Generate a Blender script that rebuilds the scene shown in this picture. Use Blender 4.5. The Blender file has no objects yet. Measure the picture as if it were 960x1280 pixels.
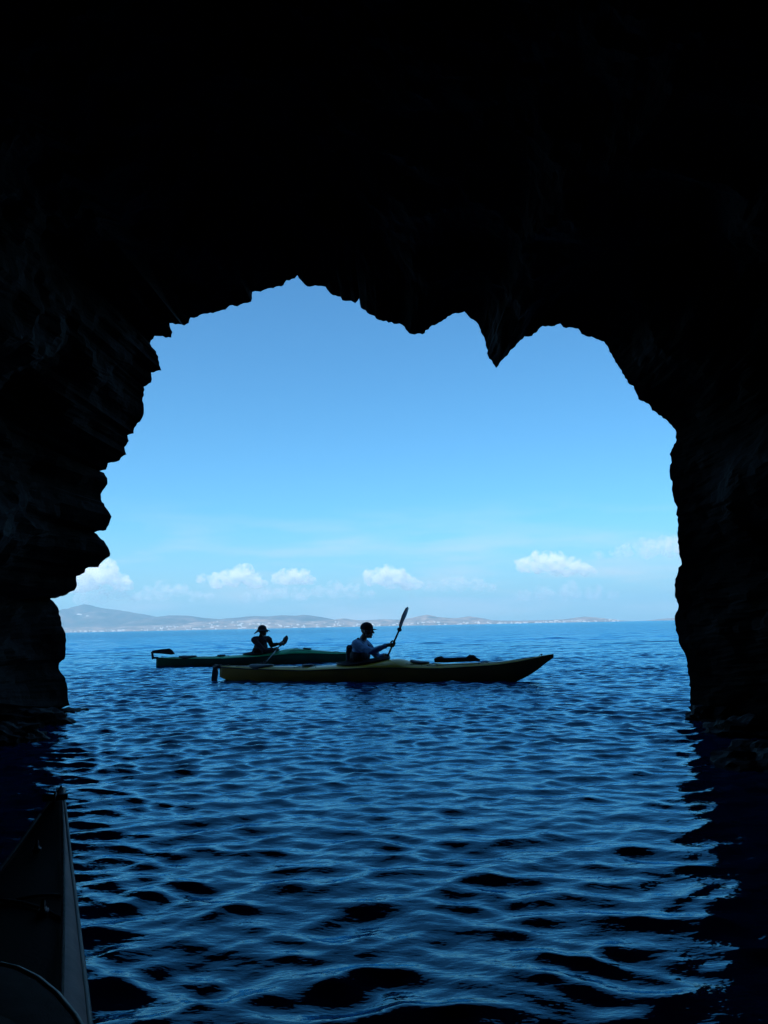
import bpy, bmesh, math, random
import numpy as np
from mathutils import Vector, Matrix, noise

S = bpy.context.scene
COL = S.collection
R = math.radians

# ------------------------------------------------------------------ camera, world, sun, exposure
CAM_H = 0.83
PITCH, ROLL = 8.15, 1.16
F_PX = 995.0
cam_d = bpy.data.cameras.new("camera")
cam = bpy.data.objects.new("camera", cam_d)
COL.objects.link(cam)
cam_d.sensor_fit = 'VERTICAL'
cam_d.sensor_height = 36.0
cam_d.lens = 36.0 * F_PX / 1280.0
cam_d.clip_start = 0.05
cam_d.clip_end = 80000.0
CAMM = Matrix.Translation((0, 0, CAM_H)) @ Matrix.Rotation(R(90 + PITCH), 4, 'X') @ Matrix.Rotation(R(-ROLL), 4, 'Z')
cam.matrix_world = CAMM
S.camera = cam

SUN_EL = 50.0
SUN_AZ = 205.0            # compass direction the sun stands in, from +Y clockwise (behind the photographer)
world = bpy.data.worlds.new("World")
S.world = world
world.use_nodes = True
wn, wl = world.node_tree.nodes, world.node_tree.links
wn.clear()
wout = wn.new('ShaderNodeOutputWorld')
wbg = wn.new('ShaderNodeBackground')
wbg.inputs['Strength'].default_value = 0.10
sky = wn.new('ShaderNodeTexSky')
sky.sky_type = 'NISHITA'
sky.sun_disc = False
sky.sun_elevation = R(SUN_EL)
sky.sun_rotation = R(SUN_AZ)
sky.air_density = 1.0
sky.dust_density = 0.6
sky.ozone_density = 2.8
# thin high veils of cloud near the horizon
tc = wn.new('ShaderNodeTexCoord')
sep = wn.new('ShaderNodeSeparateXYZ')
wl.new(tc.outputs['Generated'], sep.inputs[0])
mp = wn.new('ShaderNodeMapping')
mp.inputs['Scale'].default_value = (5.0, 5.0, 34.0)
wl.new(tc.outputs['Generated'], mp.inputs[0])
nz = wn.new('ShaderNodeTexNoise')
nz.inputs['Scale'].default_value = 1.0
nz.inputs['Detail'].default_value = 6.0
nz.inputs['Roughness'].default_value = 0.55
wl.new(mp.outputs[0], nz.inputs['Vector'])
cr = wn.new('ShaderNodeMapRange')
cr.inputs['From Min'].default_value = 0.46
cr.inputs['From Max'].default_value = 0.74
cr.inputs['To Max'].default_value = 0.75
wl.new(nz.outputs['Fac'], cr.inputs['Value'])
el = wn.new('ShaderNodeMapRange')
el.inputs['From Min'].default_value = 0.16
el.inputs['From Max'].default_value = 0.05
wl.new(sep.outputs['Z'], el.inputs['Value'])
mul = wn.new('ShaderNodeMath'); mul.operation = 'MULTIPLY'
wl.new(cr.outputs[0], mul.inputs[0]); wl.new(el.outputs[0], mul.inputs[1])
mix = wn.new('ShaderNodeMix'); mix.data_type = 'RGBA'
wl.new(mul.outputs[0], mix.inputs['Factor'])
tint = wn.new('ShaderNodeMix'); tint.data_type = 'RGBA'; tint.blend_type = 'MULTIPLY'
tint.inputs['Factor'].default_value = 1.0
tint.inputs[7].default_value = (0.47, 1.0, 1.24, 1)
wl.new(sky.outputs[0], tint.inputs[6])
low = wn.new('ShaderNodeMapRange'); low.interpolation_type = 'SMOOTHSTEP'
low.inputs['From Min'].default_value = 0.15; low.inputs['From Max'].default_value = 0.0
low.inputs['To Max'].default_value = 0.6
wl.new(sep.outputs['Z'], low.inputs['Value'])
mist = wn.new('ShaderNodeMix'); mist.data_type = 'RGBA'
mist.inputs[7].default_value = (3.5, 4.7, 5.3, 1)
wl.new(low.outputs[0], mist.inputs['Factor']); wl.new(tint.outputs[2], mist.inputs[6])
wl.new(mist.outputs[2], mix.inputs[6])
mix.inputs[7].default_value = (6.2, 6.6, 7.0, 1)
wl.new(mix.outputs[2], wbg.inputs['Color'])
wl.new(wbg.outputs[0], wout.inputs['Surface'])

sun_d = bpy.data.lights.new("sun", 'SUN')
sun_d.energy = 5.0
sun_d.angle = R(0.53)
sun_d.color = (1.0, 0.97, 0.92)
sun = bpy.data.objects.new("sun", sun_d)
COL.objects.link(sun)
sv = Vector((math.sin(R(SUN_AZ)) * math.cos(R(SUN_EL)), math.cos(R(SUN_AZ)) * math.cos(R(SUN_EL)), math.sin(R(SUN_EL))))
sun.rotation_euler = sv.to_track_quat('Z', 'Y').to_euler()

S.view_settings.view_transform = 'Standard'
S.view_settings.look = 'None'
S.view_settings.exposure = 0.5
S.view_settings.gamma = 1.0
S.render.engine = 'CYCLES'
S.cycles.use_denoising = True
S.cycles.max_bounces = 12
S.cycles.diffuse_bounces = 3
S.cycles.glossy_bounces = 3
S.cycles.volume_bounces = 10
S.cycles.caustics_reflective = False
S.cycles.caustics_refractive = False
S.cycles.sample_clamp_indirect = 4.0

# ------------------------------------------------------------------ helpers
CP = Vector((0, 0, CAM_H))
def ray(px, py):
    """direction in the world of a line of sight, in the 960 x 1280 photograph"""
    return (CAMM.to_3x3() @ Vector(((px - 480) / F_PX, -(py - 640) / F_PX, -1.0))).normalized()
def at_y(px, py, y):
    d = ray(px, py); return CP + d * (y / d.y)
def at_z(px, py, z):
    d = ray(px, py); return CP + d * ((z - CAM_H) / d.z)

def tag(o, label=None, cat=None, group=None, kind=None):
    if label: o['label'] = label
    if cat: o['category'] = cat
    if group: o['group'] = group
    if kind: o['kind'] = kind
    return o

def link(name, me, parent=None, smooth=True):
    o = bpy.data.objects.new(name, me)
    COL.objects.link(o)
    if parent: o.parent = parent
    if smooth:
        me.polygons.foreach_set('use_smooth', [True] * len(me.polygons))
    return o

def mesh(name, verts, faces, mat=None, parent=None, smooth=True):
    me = bpy.data.meshes.new(name)
    me.from_pydata([tuple(v) for v in verts], [], faces)
    me.update()
    if mat: me.materials.append(mat)
    return link(name, me, parent, smooth)

def empty(name, loc, rz=0.0):
    o = bpy.data.objects.new(name, None)
    COL.objects.link(o)
    o.location = loc; o.rotation_euler = (0, 0, rz)
    o.empty_display_size = 0.2
    return o

def mat(name, col, rough=0.6, spec=0.5, noise_scale=None, col2=None, bump=0.0, bump_scale=20.0, metallic=0.0, detail=5.0):
    m = bpy.data.materials.new(name)
    m.use_nodes = True
    nt = m.node_tree; n = nt.nodes; l = nt.links
    b = n['Principled BSDF']
    b.inputs['Base Color'].default_value = (*col, 1)
    b.inputs['Roughness'].default_value = rough
    b.inputs['Specular IOR Level'].default_value = spec
    b.inputs['Metallic'].default_value = metallic
    t = n.new('ShaderNodeTexCoord')
    if noise_scale:
        nz = n.new('ShaderNodeTexNoise'); nz.inputs['Scale'].default_value = noise_scale; nz.inputs['Detail'].default_value = detail
        l.new(t.outputs['Object'], nz.inputs['Vector'])
        rp = n.new('ShaderNodeMapRange'); rp.inputs['From Min'].default_value = 0.35; rp.inputs['From Max'].default_value = 0.65
        l.new(nz.outputs['Fac'], rp.inputs['Value'])
        mx = n.new('ShaderNodeMix'); mx.data_type = 'RGBA'
        mx.inputs[6].default_value = (*col, 1); mx.inputs[7].default_value = (*(col2 or [c * 0.6 for c in col]), 1)
        l.new(rp.outputs[0], mx.inputs['Factor']); l.new(mx.outputs[2], b.inputs['Base Color'])
    if bump:
        nb = n.new('ShaderNodeTexNoise'); nb.inputs['Scale'].default_value = bump_scale; nb.inputs['Detail'].default_value = 6
        l.new(t.outputs['Object'], nb.inputs['Vector'])
        bp = n.new('ShaderNodeBump'); bp.inputs['Strength'].default_value = 1.0; bp.inputs['Distance'].default_value = bump
        l.new(nb.outputs['Fac'], bp.inputs['Height']); l.new(bp.outputs[0], b.inputs['Normal'])
    return m

def sstep(x, a, b):
    t = np.clip((x - a) / (b - a), 0, 1); return t * t * (3 - 2 * t)

def remeshed(me, voxel, smooth_it=0):
    """the mesh after a voxel remesh, worked out in a scratch scene"""
    ts = bpy.data.scenes.new('scratch')
    o = bpy.data.objects.new('scratch', me); ts.collection.objects.link(o)
    r = o.modifiers.new('r', 'REMESH'); r.mode = 'VOXEL'; r.voxel_size = voxel; r.adaptivity = 0
    if smooth_it:
        sm = o.modifiers.new('s', 'SMOOTH'); sm.iterations = smooth_it; sm.factor = 0.5
    vl = ts.view_layers[0]; vl.update()
    nm = bpy.data.meshes.new_from_object(o.evaluated_get(vl.depsgraph))
    bpy.data.objects.remove(o); bpy.data.scenes.remove(ts); bpy.data.meshes.remove(me)
    return nm

def push_out(me, fn):
    nrm = [v.normal.copy() for v in me.vertices]
    for v, q in zip(me.vertices, nrm): v.co += q * fn(v.co)

# ------------------------------------------------------------------ materials
M = {}
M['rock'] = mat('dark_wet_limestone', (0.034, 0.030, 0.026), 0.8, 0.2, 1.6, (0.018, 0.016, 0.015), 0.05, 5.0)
M['wetrock'] = mat('wet_rock', (0.012, 0.012, 0.011), 0.7, 0.12, 6, (0.006, 0.006, 0.006), 0.02, 14)
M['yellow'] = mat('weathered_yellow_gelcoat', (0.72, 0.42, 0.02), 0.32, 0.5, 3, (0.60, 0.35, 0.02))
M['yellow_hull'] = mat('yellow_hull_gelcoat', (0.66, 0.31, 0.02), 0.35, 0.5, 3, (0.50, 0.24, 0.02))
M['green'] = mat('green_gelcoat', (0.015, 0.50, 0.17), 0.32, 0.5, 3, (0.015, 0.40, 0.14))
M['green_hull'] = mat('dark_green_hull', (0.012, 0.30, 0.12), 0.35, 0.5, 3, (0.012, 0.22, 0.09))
M['pale'] = mat('scuffed_hull_and_lit_edge', (0.26, 0.10, 0.12), 0.6, 0.25, 14, (0.16, 0.06, 0.08), 0.001, 60)  # hull colour, also carries the painted-in light along the deck edge
M['shaded_deck'] = mat('dull_shaded_deck', (0.010, 0.009, 0.011), 0.9, 0.05, 9, (0.008, 0.007, 0.010), 0.001, 90)  # shade over the near deck is put into this near-black colour
M['black'] = mat('black_rubber', (0.012, 0.012, 0.013), 0.55, 0.4, 20, (0.02, 0.02, 0.02))
M['neoprene'] = mat('black_neoprene', (0.010, 0.010, 0.012), 0.9, 0.1, 30, (0.022, 0.022, 0.024), 0.001, 300)
M['rope'] = mat('deck_cord', (0.10, 0.10, 0.10), 0.8, 0.2, 60, (0.05, 0.05, 0.05))
M['greenrope'] = mat('green_grey_rim', (0.05, 0.08, 0.06), 0.5, 0.4, 20, (0.03, 0.05, 0.04))
M['skin'] = mat('tanned_skin', (0.30, 0.16, 0.10), 0.55, 0.4, 14, (0.24, 0.12, 0.08))
M['eye'] = mat('eye_white', (0.6, 0.6, 0.58), 0.2)
M['shirt'] = mat('blue_grey_long_sleeve', (0.30, 0.46, 0.70), 0.85, 0.2, 12, (0.20, 0.35, 0.58), 0.004, 26)
M['darkshirt'] = mat('dark_maroon_top', (0.03, 0.018, 0.028), 0.85, 0.2, 12, (0.02, 0.014, 0.02), 0.004, 26)
M['vest'] = mat('dark_buoyancy_vest', (0.014, 0.014, 0.022), 0.75, 0.3, 18, (0.02, 0.015, 0.022), 0.003, 30)
M['cap'] = mat('dark_cap_cloth', (0.012, 0.014, 0.022), 0.85, 0.2, 30, (0.02, 0.02, 0.03), 0.001, 90)
M['hat'] = mat('dark_sun_hat_cloth', (0.02, 0.022, 0.03), 0.85, 0.2, 30, (0.03, 0.03, 0.035), 0.002, 60)
M['blade'] = mat('pale_paddle_blade', (0.70, 0.72, 0.74), 0.4, 0.5, 10, (0.34, 0.36, 0.38))
M['shaft'] = mat('carbon_shaft', (0.012, 0.012, 0.014), 0.35)
M['metal'] = mat('rudder_metal', (0.05, 0.05, 0.055), 0.4, 0.5, 12, (0.08, 0.08, 0.08))

# ------------------------------------------------------------------ sea
def make_sea():
    rng = np.random.RandomState(11)
    th_f = np.radians(np.arange(-33.0, 33.0001, 0.075))
    th_c = np.radians(np.arange(33.0, 327.0, 3.0))[1:]
    th = np.concatenate([th_f, th_c])                     # azimuth from +Y, clockwise
    rs = [0.22]
    while rs[-1] < 45.0:
        r = rs[-1]
        rs.append(r + (0.012 if r > 1.0 and r < 3 else (0.03 if r <= 1.0 else max(0.012, r * 0.0042))))
    while rs[-1] < 11500.0:
        r = rs[-1]; rs.append(r * (1.006 + 0.05 * min(1, (r - 45) / 500)))
    rs = np.array(rs)
    nt_, nr = len(th), len(rs)
    RR, TT = np.meshgrid(rs, th, indexing='ij')
    X = RR * np.sin(TT); Y = RR * np.cos(TT)
    Z = np.zeros_like(X); DX = np.zeros_like(X); DY = np.zeros_like(X)
    cell = np.gradient(rs)[:, None] * np.ones_like(TT)
    open_sea = 0.56 + 0.44 * sstep(Y, 2.5, 16)
    ncomp = 120
    lams = np.exp(np.linspace(math.log(0.07), math.log(4.5), ncomp)) * rng.uniform(0.94, 1.06, ncomp)
    near = RR[:, 0] < 400
    Xn, Yn, cn = X[near], Y[near], cell[near]
    Zn = np.zeros_like(Xn); DXn = np.zeros_like(Xn); DYn = np.zeros_like(Xn)
    for lam in lams:
        k = 2 * math.pi / lam
        ang = rng.normal((0.62 if rng.rand() < 0.55 else -0.50) if lam < 0.9 else 0.15, 0.42)      # wave heads roughly along -Y, a little askew
        kx, ky = k * math.sin(ang), -k * math.cos(ang)
        w = math.exp(-((math.log(lam / 0.19)) / 0.72) ** 2) + (0.10 if lam > 0.16 else 0.26)
        if lam > 1.6: w *= 0.5
        slope = 0.058 * w
        a = slope / k
        fade = 1 - sstep(cn, lam * 0.22, lam * 0.5)
        if lam > 1.1: fade = fade * (1 + 2.2 * sstep(Yn, 9, 38))     # longer seas only outside, in the open
        ph = kx * Xn + ky * Yn + rng.uniform(0, 2 * math.pi)
        Zn += a * fade * np.cos(ph)
        q = 0.95
        DXn -= q * a * fade * (kx / k) * np.sin(ph)
        DYn -= q * a * fade * (ky / k) * np.sin(ph)
    # gusty patches
    g = 1 + 0.25 * np.sin(0.55 * Xn + 0.8 * Yn + 1.0) * np.sin(0.9 * Xn - 0.35 * Yn + 2.1)
    o = open_sea[near] * g
    Z[near] = Zn * o; DX[near] = DXn * o; DY[near] = DYn * o
    V = np.stack([X + DX, Y + DY, Z], -1).reshape(-1, 3)
    V = np.vstack([V, [[0, 0, 0]]])
    i = np.arange(nr - 1)[:, None]; j = np.arange(nt_)[None, :]
    j2 = (j + 1) % nt_
    quads = np.stack([i * nt_ + j, i * nt_ + j2, (i + 1) * nt_ + j2, (i + 1) * nt_ + j], -1).reshape(-1, 4)
    jc = np.arange(nt_)
    tris = np.stack([np.full(nt_, nr * nt_), (jc + 1) % nt_, jc], -1)
    me = bpy.data.meshes.new('sea')
    nq, ntri = len(quads), len(tris)
    me.vertices.add(len(V)); me.vertices.foreach_set('co', V.astype(np.float32).ravel())
    me.loops.add(nq * 4 + ntri * 3)
    me.loops.foreach_set('vertex_index', np.concatenate([quads.ravel(), tris.ravel()]).astype(np.int32))
    me.polygons.add(nq + ntri)
    st = np.concatenate([np.arange(nq) * 4, nq * 4 + np.arange(ntri) * 3]).astype(np.int32)
    me.polygons.foreach_set('loop_start', st)
    me.polygons.foreach_set('use_smooth', np.ones(nq + ntri, dtype=bool))
    me.update(calc_edges=True); me.validate()
    m = bpy.data.materials.new('sea_water'); m.use_nodes = True
    n = m.node_tree.nodes; l = m.node_tree.links
    n.remove(n['Principled BSDF'])
    mo = n['Material Output']
    body = n.new('ShaderNodeBsdfDiffuse'); body.inputs['Color'].default_value = (0.0002, 0.022, 0.10, 1)
    gl = n.new('ShaderNodeBsdfGlossy'); gl.inputs['Color'].default_value = (0.35, 0.78, 1.0, 1); gl.inputs['Roughness'].default_value = 0.055
    fr = n.new('ShaderNodeFresnel'); fr.inputs['IOR'].default_value = 1.36
    mxs = n.new('ShaderNodeMixShader')
    l.new(fr.outputs[0], mxs.inputs[0]); l.new(body.outputs[0], mxs.inputs[1]); l.new(gl.outputs[0], mxs.inputs[2])
    l.new(mxs.outputs[0], mo.inputs['Surface'])
    tcn = n.new('ShaderNodeTexCoord')
    # fine ripples, stronger on the open water than in the shelter of the cave
    mpn = n.new('ShaderNodeMapping'); mpn.inputs['Scale'].default_value = (0.75, 1.35, 1)
    mpn.inputs['Rotation'].default_value = (0, 0, R(12))
    l.new(tcn.outputs['Object'], mpn.inputs[0])
    n1 = n.new('ShaderNodeTexNoise'); n1.inputs['Scale'].default_value = 15.0; n1.inputs['Detail'].default_value = 3; n1.inputs['Roughness'].default_value = 0.5
    l.new(mpn.outputs[0], n1.inputs['Vector'])
    n2 = n.new('ShaderNodeTexNoise'); n2.inputs['Scale'].default_value = 0.9; n2.inputs['Detail'].default_value = 5; n2.inputs['Roughness'].default_value = 0.62
    l.new(mpn.outputs[0], n2.inputs['Vector'])
    sp = n.new('ShaderNodeSeparateXYZ'); l.new(tcn.outputs['Object'], sp.inputs[0])
    rg = n.new('ShaderNodeMapRange'); rg.inputs['From Min'].default_value = 12; rg.inputs['From Max'].default_value = 60
    rg.inputs['To Min'].default_value = 0.0; rg.inputs['To Max'].default_value = 0.09
    l.new(sp.outputs['Y'], rg.inputs['Value'])
    h1 = n.new('ShaderNodeMath'); h1.operation = 'MULTIPLY'; h1.inputs[1].default_value = 0.005
    l.new(n1.outputs['Fac'], h1.inputs[0])
    h2 = n.new('ShaderNodeMath'); h2.operation = 'MULTIPLY'; l.new(n2.outputs['Fac'], h2.inputs[0]); l.new(rg.outputs[0], h2.inputs[1])
    ha = n.new('ShaderNodeMath'); ha.operation = 'ADD'; l.new(h1.outputs[0], ha.inputs[0]); l.new(h2.outputs[0], ha.inputs[1])
    bp = n.new('ShaderNodeBump'); bp.inputs['Strength'].default_value = 1.0; bp.inputs['Distance'].default_value = 1.0
    l.new(ha.outputs[0], bp.inputs['Height'])
    for q in (body, gl, fr): l.new(bp.outputs[0], q.inputs['Normal'])
    me.materials.append(m)
    o_ = bpy.data.objects.new('sea', me); COL.objects.link(o_)
    tag(o_, 'deep blue rippled sea running from the cave floor out to the horizon', 'sea', kind='structure')
make_sea()

# ------------------------------------------------------------------ the cave and its headland
OUT = [(76,886),(87,882),(84.5,865),(82,848),(73.6,836),(74.4,828.6),(80.6,824),(82,807.5),(83,801),(82,792),(77,782.5),(76,775),(73,760.6),(67,752),
(62.6,748.4),(69,747.8),(79,745),(87,740),(93,738),(95.6,734),(95.6,720),(106,715.6),(107,711),(114,706),(123,709),(125,705),(130,700),(137.5,695),
(138,692),(135,684),(130,676),(118,665.6),(132.5,662.5),(136,656),(138,650),(139.5,645.6),(135,638),(127.5,627.5),(126,618),(131,610),(134.4,605),
(134,597.5),(130,591),(124,589),(132.5,587),(135,579),(146,577),(158,568),(155.6,559),(161,551),(159.4,544),(167,541.6),(168,535),(177,524),(180,512.5),
(178,501),(180,494),(179.6,483.4),(189,478),(189,465.6),(201.6,463),(199,452.5),(195,439),(187.5,429),(193,420),(214,422),(215.6,415),(212,404),
(230,407),(236,403.5),(238,397),(247,396),(253,392.5),(269.6,390),(282,387),(287,382),(297,383),(305,379),(314,377),(315.4,365),(326,364.6),(338,360),
(352,358),(358,350.4),(368.5,348),(371.7,344),(379,353.5),(384,358),(397.5,357.5),(407,358.6),(416,369),(425.6,371),(428,375.5),(439,376),(444,379),
(449,373),(451,384.5),(465,394),(476,400.6),(502.5,406),(512,417),(528,418),(537.5,409),(549,403),(565.6,392.5),(580.6,389.5),(588,398),(598,405.6),
(607,428),(610,445),(620,460),(629,449),(646,430),(655.6,420.6),(665,420),(678,407.5),(693,407.5),(700.6,404.5),(704,409),(723,411),(727,417.6),
(755,427),(768,449),(787,480.6),(792,482.5),(798,499),(811,505),(815,513),(832,524),(844,537),(845.6,549.7),(839.7,561.4),(837,567.7),(839,574.7),
(837,592),(840.5,605),(839.7,612),(842,623),(846.7,634),(845.6,640),(848,656),(847,670),(849,689),(852,706),(848,709.5),(847,717),(844,727.5),
(843.5,743),(848,759),(843.5,769.6),(844,781),(848,800),(856,817),(860,836),(863,863),(863,891)]

def mouth_depth(px, py):
    d = 8.62 + (7.12 - 8.62) * (px - 76) / (863 - 76)
    # the overhanging shoulder on the left stands nearer than the boulder beneath it
    if px < 230 and py < 746: d -= 0.55
    return d

def make_headland():
    rnd = random.Random(4)
    pts = [Vector(p) for p in OUT]
    dense = []
    for a, b in zip(pts, pts[1:]):
        n = max(1, int((b - a).length / 3.2))
        for k in range(n):
            t = k / n
            p = a.lerp(b, t)
            if k: 
                nrm = Vector((-(b - a).y, (b - a).x)).normalized()
                p = p + nrm * rnd.uniform(-1.0, 1.0) * min(1.0, (b - a).length / 10)
            dense.append(p)
    dense.append(pts[-1])
    W = [at_y(p.x, p.y, mouth_depth(p.x, p.y) + 0.10 * noise.noise(Vector((p.x * 0.02, p.y * 0.02, 3)))) for p in dense]
    def below(w): return [Vector((w.x * 1.02, w.y, z)) for z in (-1.4, -0.9, -0.45, -0.15)]
    lo = below(W[0]); hi = below(W[-1])[::-1]
    W = lo + W + hi
    N = len(W)
    P = np.array([[w.x, w.z] for w in W]); D = np.array([w.y for w in W])
    # smoothed profile, pushed to the outer side of the traced one
    arc = np.concatenate([[0], np.cumsum(np.linalg.norm(np.diff(P, axis=0), axis=1))])
    wgt = np.exp(-((arc[:, None] - arc[None, :]) / 0.45) ** 2); wgt /= wgt.sum(1, keepdims=True)
    Ps = wgt @ P
    Ps[0] = P[0]; Ps[-1] = P[-1]
    C = np.stack([np.zeros(N), np.minimum(P[:, 1], 1.3)], 1)
    dirv = np.stack([P[:, 0], np.maximum(P[:, 1] - 1.3, 0)], 1)
    dirs = wgt @ (dirv / np.linalg.norm(dirv, axis=1, keepdims=True))
    dirs /= np.linalg.norm(dirs, axis=1, keepdims=True)
    def crag(x, y, z, sc=1.0):
        v = Vector((x, y, z)) * sc
        a = noise.hetero_terrain(Vector((v.x * 0.9, v.y * 0.9, v.z * 1.5)), 0.8, 2.1, 5, 0.6) * 0.35
        d = noise.voronoi(Vector((v.x * 1.4, v.y * 1.4, v.z * 2.2)))[0]
        return a + (d[1] - d[0]) * 0.45
    rings = []
    # ---- inner rings, from the closed back of the cave to the mouth
    Yb = -6.0
    ss = [0.0, 0.015, 0.04, 0.08, 0.13, 0.19, 0.27, 0.36]
    while ss[-1] < 4.0: ss.append(ss[-1] + 0.085)
    while ss[-1] < 13.5: ss.append(ss[-1] + 0.20)
    smax = ss[-1]
    inner = []
    for s in ss:
        w = float(sstep(np.array(s), 0, 1.1))
        t = s / smax
        y = D * (1 - t) + Yb * t
        base = P * (1 - w) + Ps * w
        bul = 0.10 * (1 - math.exp(-s / 0.12)) + 0.35 * (1 - math.exp(-s / 1.1)) + 0.05 * s
        end = float(sstep(np.array(t), 0.75, 1.0))
        out = []
        amp = min(1.0, s / 0.9)
        for i in range(N):
            x0, z0 = base[i]
            c = crag(x0 * 1.0, y[i], z0) 
            small = noise.fractal(Vector((x0 * 4, y[i] * 4, z0 * 4)), 0.7, 2.0, 4) * 0.05
            off = bul + amp * (0.62 * c - 0.10) + min(1, s / 0.15) * small
            off = max(off, -0.0 if s < 0.6 else -0.15)
            x = x0 + dirs[i, 0] * off; z = z0 + dirs[i, 1] * off
            if end > 0:
                x *= (1 - end * 0.93); z = z * (1 - end * 0.6) if z > 0 else z
            out.append((x, y[i] + amp * 0.12 * noise.noise(Vector((x0 * 2, y[i] * 2, z0 * 2 + 9))), z))
        inner.append(out)
    rings += inner[::-1]
    # ---- outer rings: the splayed edge of the mouth, the cliff face and the hill above
    r = 0.03; outs = []
    while r < 34: outs.append(r); r *= 1.16
    for r in outs:
        out = []
        for i in range(N):
            f = r / (r + 0.6)
            w = float(sstep(np.array(r), 0, 1.5))
            x0, z0 = P[i] * (1 - w) + Ps[i] * w
            x = x0 + dirs[i, 0] * r; z = z0 + dirs[i, 1] * r
            yy = D[i] * (1 - f) + 8.0 * f + min(r * 0.75, 0.9) + 0.02 * r
            nn = noise.fractal(Vector((x * 0.35, 2.0, z * 0.5)), 0.8, 2.0, 5)
            yy += nn * min(r * 0.4, 1.6)
            zz = z + (noise.fractal(Vector((x * 0.2, 7, z * 0.2)), 0.8, 2, 4) * min(r * 0.1, 2.0) if z > 1 else 0)
            out.append((x, yy, zz))
        rings.append(out)
    last = rings[-1]
    for (ym, sc) in ((-2, 1.04), (-12, 0.98), (-24, 0.8), (-33, 0.45), (-36, 0.05)):
        rings.append([(x * sc, ym + 2 * noise.noise(Vector((x * .1, z * .1, ym))), z * sc if z > 0 else z) for (x, y, z) in last])
    verts = [v for rg in rings for v in rg]
    faces = []
    for k in range(len(rings) - 1):
        a, b = k * N, (k + 1) * N
        for i in range(N - 1):
            faces.append((a + i, b + i, b + i + 1, a + i + 1))
    faces.append(tuple(range(N)))
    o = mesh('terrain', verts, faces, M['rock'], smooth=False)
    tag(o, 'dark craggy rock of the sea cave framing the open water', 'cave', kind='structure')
make_headland()

# half-drowned rock with water lapping over it, at the foot of the cave wall
def make_rock(px, py, sx, sy, sz, dz, seed, label):
    bm = bmesh.new()
    bmesh.ops.create_icosphere(bm, subdivisions=4, radius=1.0)
    for v in bm.verts:
        d = v.co.normalized()
        k = 1 + 0.40 * noise.fractal(d * 1.5 + Vector((seed * 3.1, 1, 2)), 0.75, 2, 5)
        v.co = Vector((d.x * sx, d.y * sy, d.z * sz)) * k
    me = bpy.data.meshes.new('rock'); bm.to_mesh(me); bm.free(); me.materials.append(M['wetrock'])
    o = link('rock', me, smooth=False)
    p = at_z(px, py, 0.0)
    o.location = (p.x, p.y, dz)
    tag(o, label, 'rock', 'wet rocks along the foot of the cave walls')
make_rock(88, 889, 0.18, 0.24, 0.09, -0.05, 1, 'low wet rock just breaking the water at the corner of the overhanging wall')
make_rock(44, 903, 0.34, 0.36, 0.15, -0.03, 2, 'rounded dark rock against the overhanging wall, nearer than the low corner rock')
make_rock(4, 925, 0.30, 0.36, 0.17, -0.03, 3, 'dark rock at the very edge of the picture on the side of the overhang')
make_rock(893, 897, 0.22, 0.26, 0.12, -0.03, 4, 'small wet rock at the corner where the straight wall meets open water')
make_rock(925, 916, 0.26, 0.34, 0.15, -0.04, 5, 'dark wet rock at the straight wall, between two others')
make_rock(965, 955, 0.28, 0.36, 0.15, -0.04, 6, 'dark wet rock at the straight wall, nearest to the camera')

# ------------------------------------------------------------------ kayaks
def tube(path, rad, sides=8, closed=False, caps=True):
    """verts, faces of a tube along a path; rad a number or a list"""
    n = len(path); vs, fs = [], []
    pts = [Vector(p) for p in path]
    rr = rad if isinstance(rad, (list, tuple)) else [rad] * n
    up = Vector((0, 0, 1))
    for i, p in enumerate(pts):
        if closed: t = pts[(i + 1) % n] - pts[i - 1]
        else: t = pts[min(i + 1, n - 1)] - pts[max(i - 1, 0)]
        t.normalize()
        a = t.cross(up)
        if a.length < 0.05: a = t.cross(Vector((0, 1, 0)))
        a.normalize(); b = a.cross(t)
        for k in range(sides):
            ang = 2 * math.pi * k / sides
            vs.append(p + (a * math.cos(ang) + b * math.sin(ang)) * rr[i])
    m = n if closed else n - 1
    for i in range(m):
        for k in range(sides):
            k2 = (k + 1) % sides; i2 = (i + 1) % n
            fs.append((i * sides + k, i * sides + k2, i2 * sides + k2, i2 * sides + k))
    if caps and not closed:
        fs.append(tuple(range(sides))[::-1]); fs.append(tuple((n - 1) * sides + k for k in range(sides)))
    return vs, fs

def join(*parts):
    V, F = [], []
    for vs, fs in parts:
        o = len(V); V += list(vs); F += [tuple(i + o for i in f) for f in fs]
    return V, F

def box(cx, cy, cz, sx, sy, sz, rot=0.0, bev=0.0):
    bm = bmesh.new()
    bmesh.ops.create_cube(bm, size=1.0)
    for v in bm.verts: v.co = Vector((v.co.x * sx, v.co.y * sy, v.co.z * sz))
    if bev: bmesh.ops.bevel(bm, geom=bm.edges[:], offset=bev, segments=2, affect='EDGES')
    bmesh.ops.rotate(bm, verts=bm.verts, matrix=Matrix.Rotation(rot, 3, 'Y'))
    for v in bm.verts: v.co += Vector((cx, cy, cz))
    bm.verts.index_update()
    r = ([v.co.copy() for v in bm.verts], [tuple(v.index for v in f.verts) for f in bm.faces])
    bm.free(); return r

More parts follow.
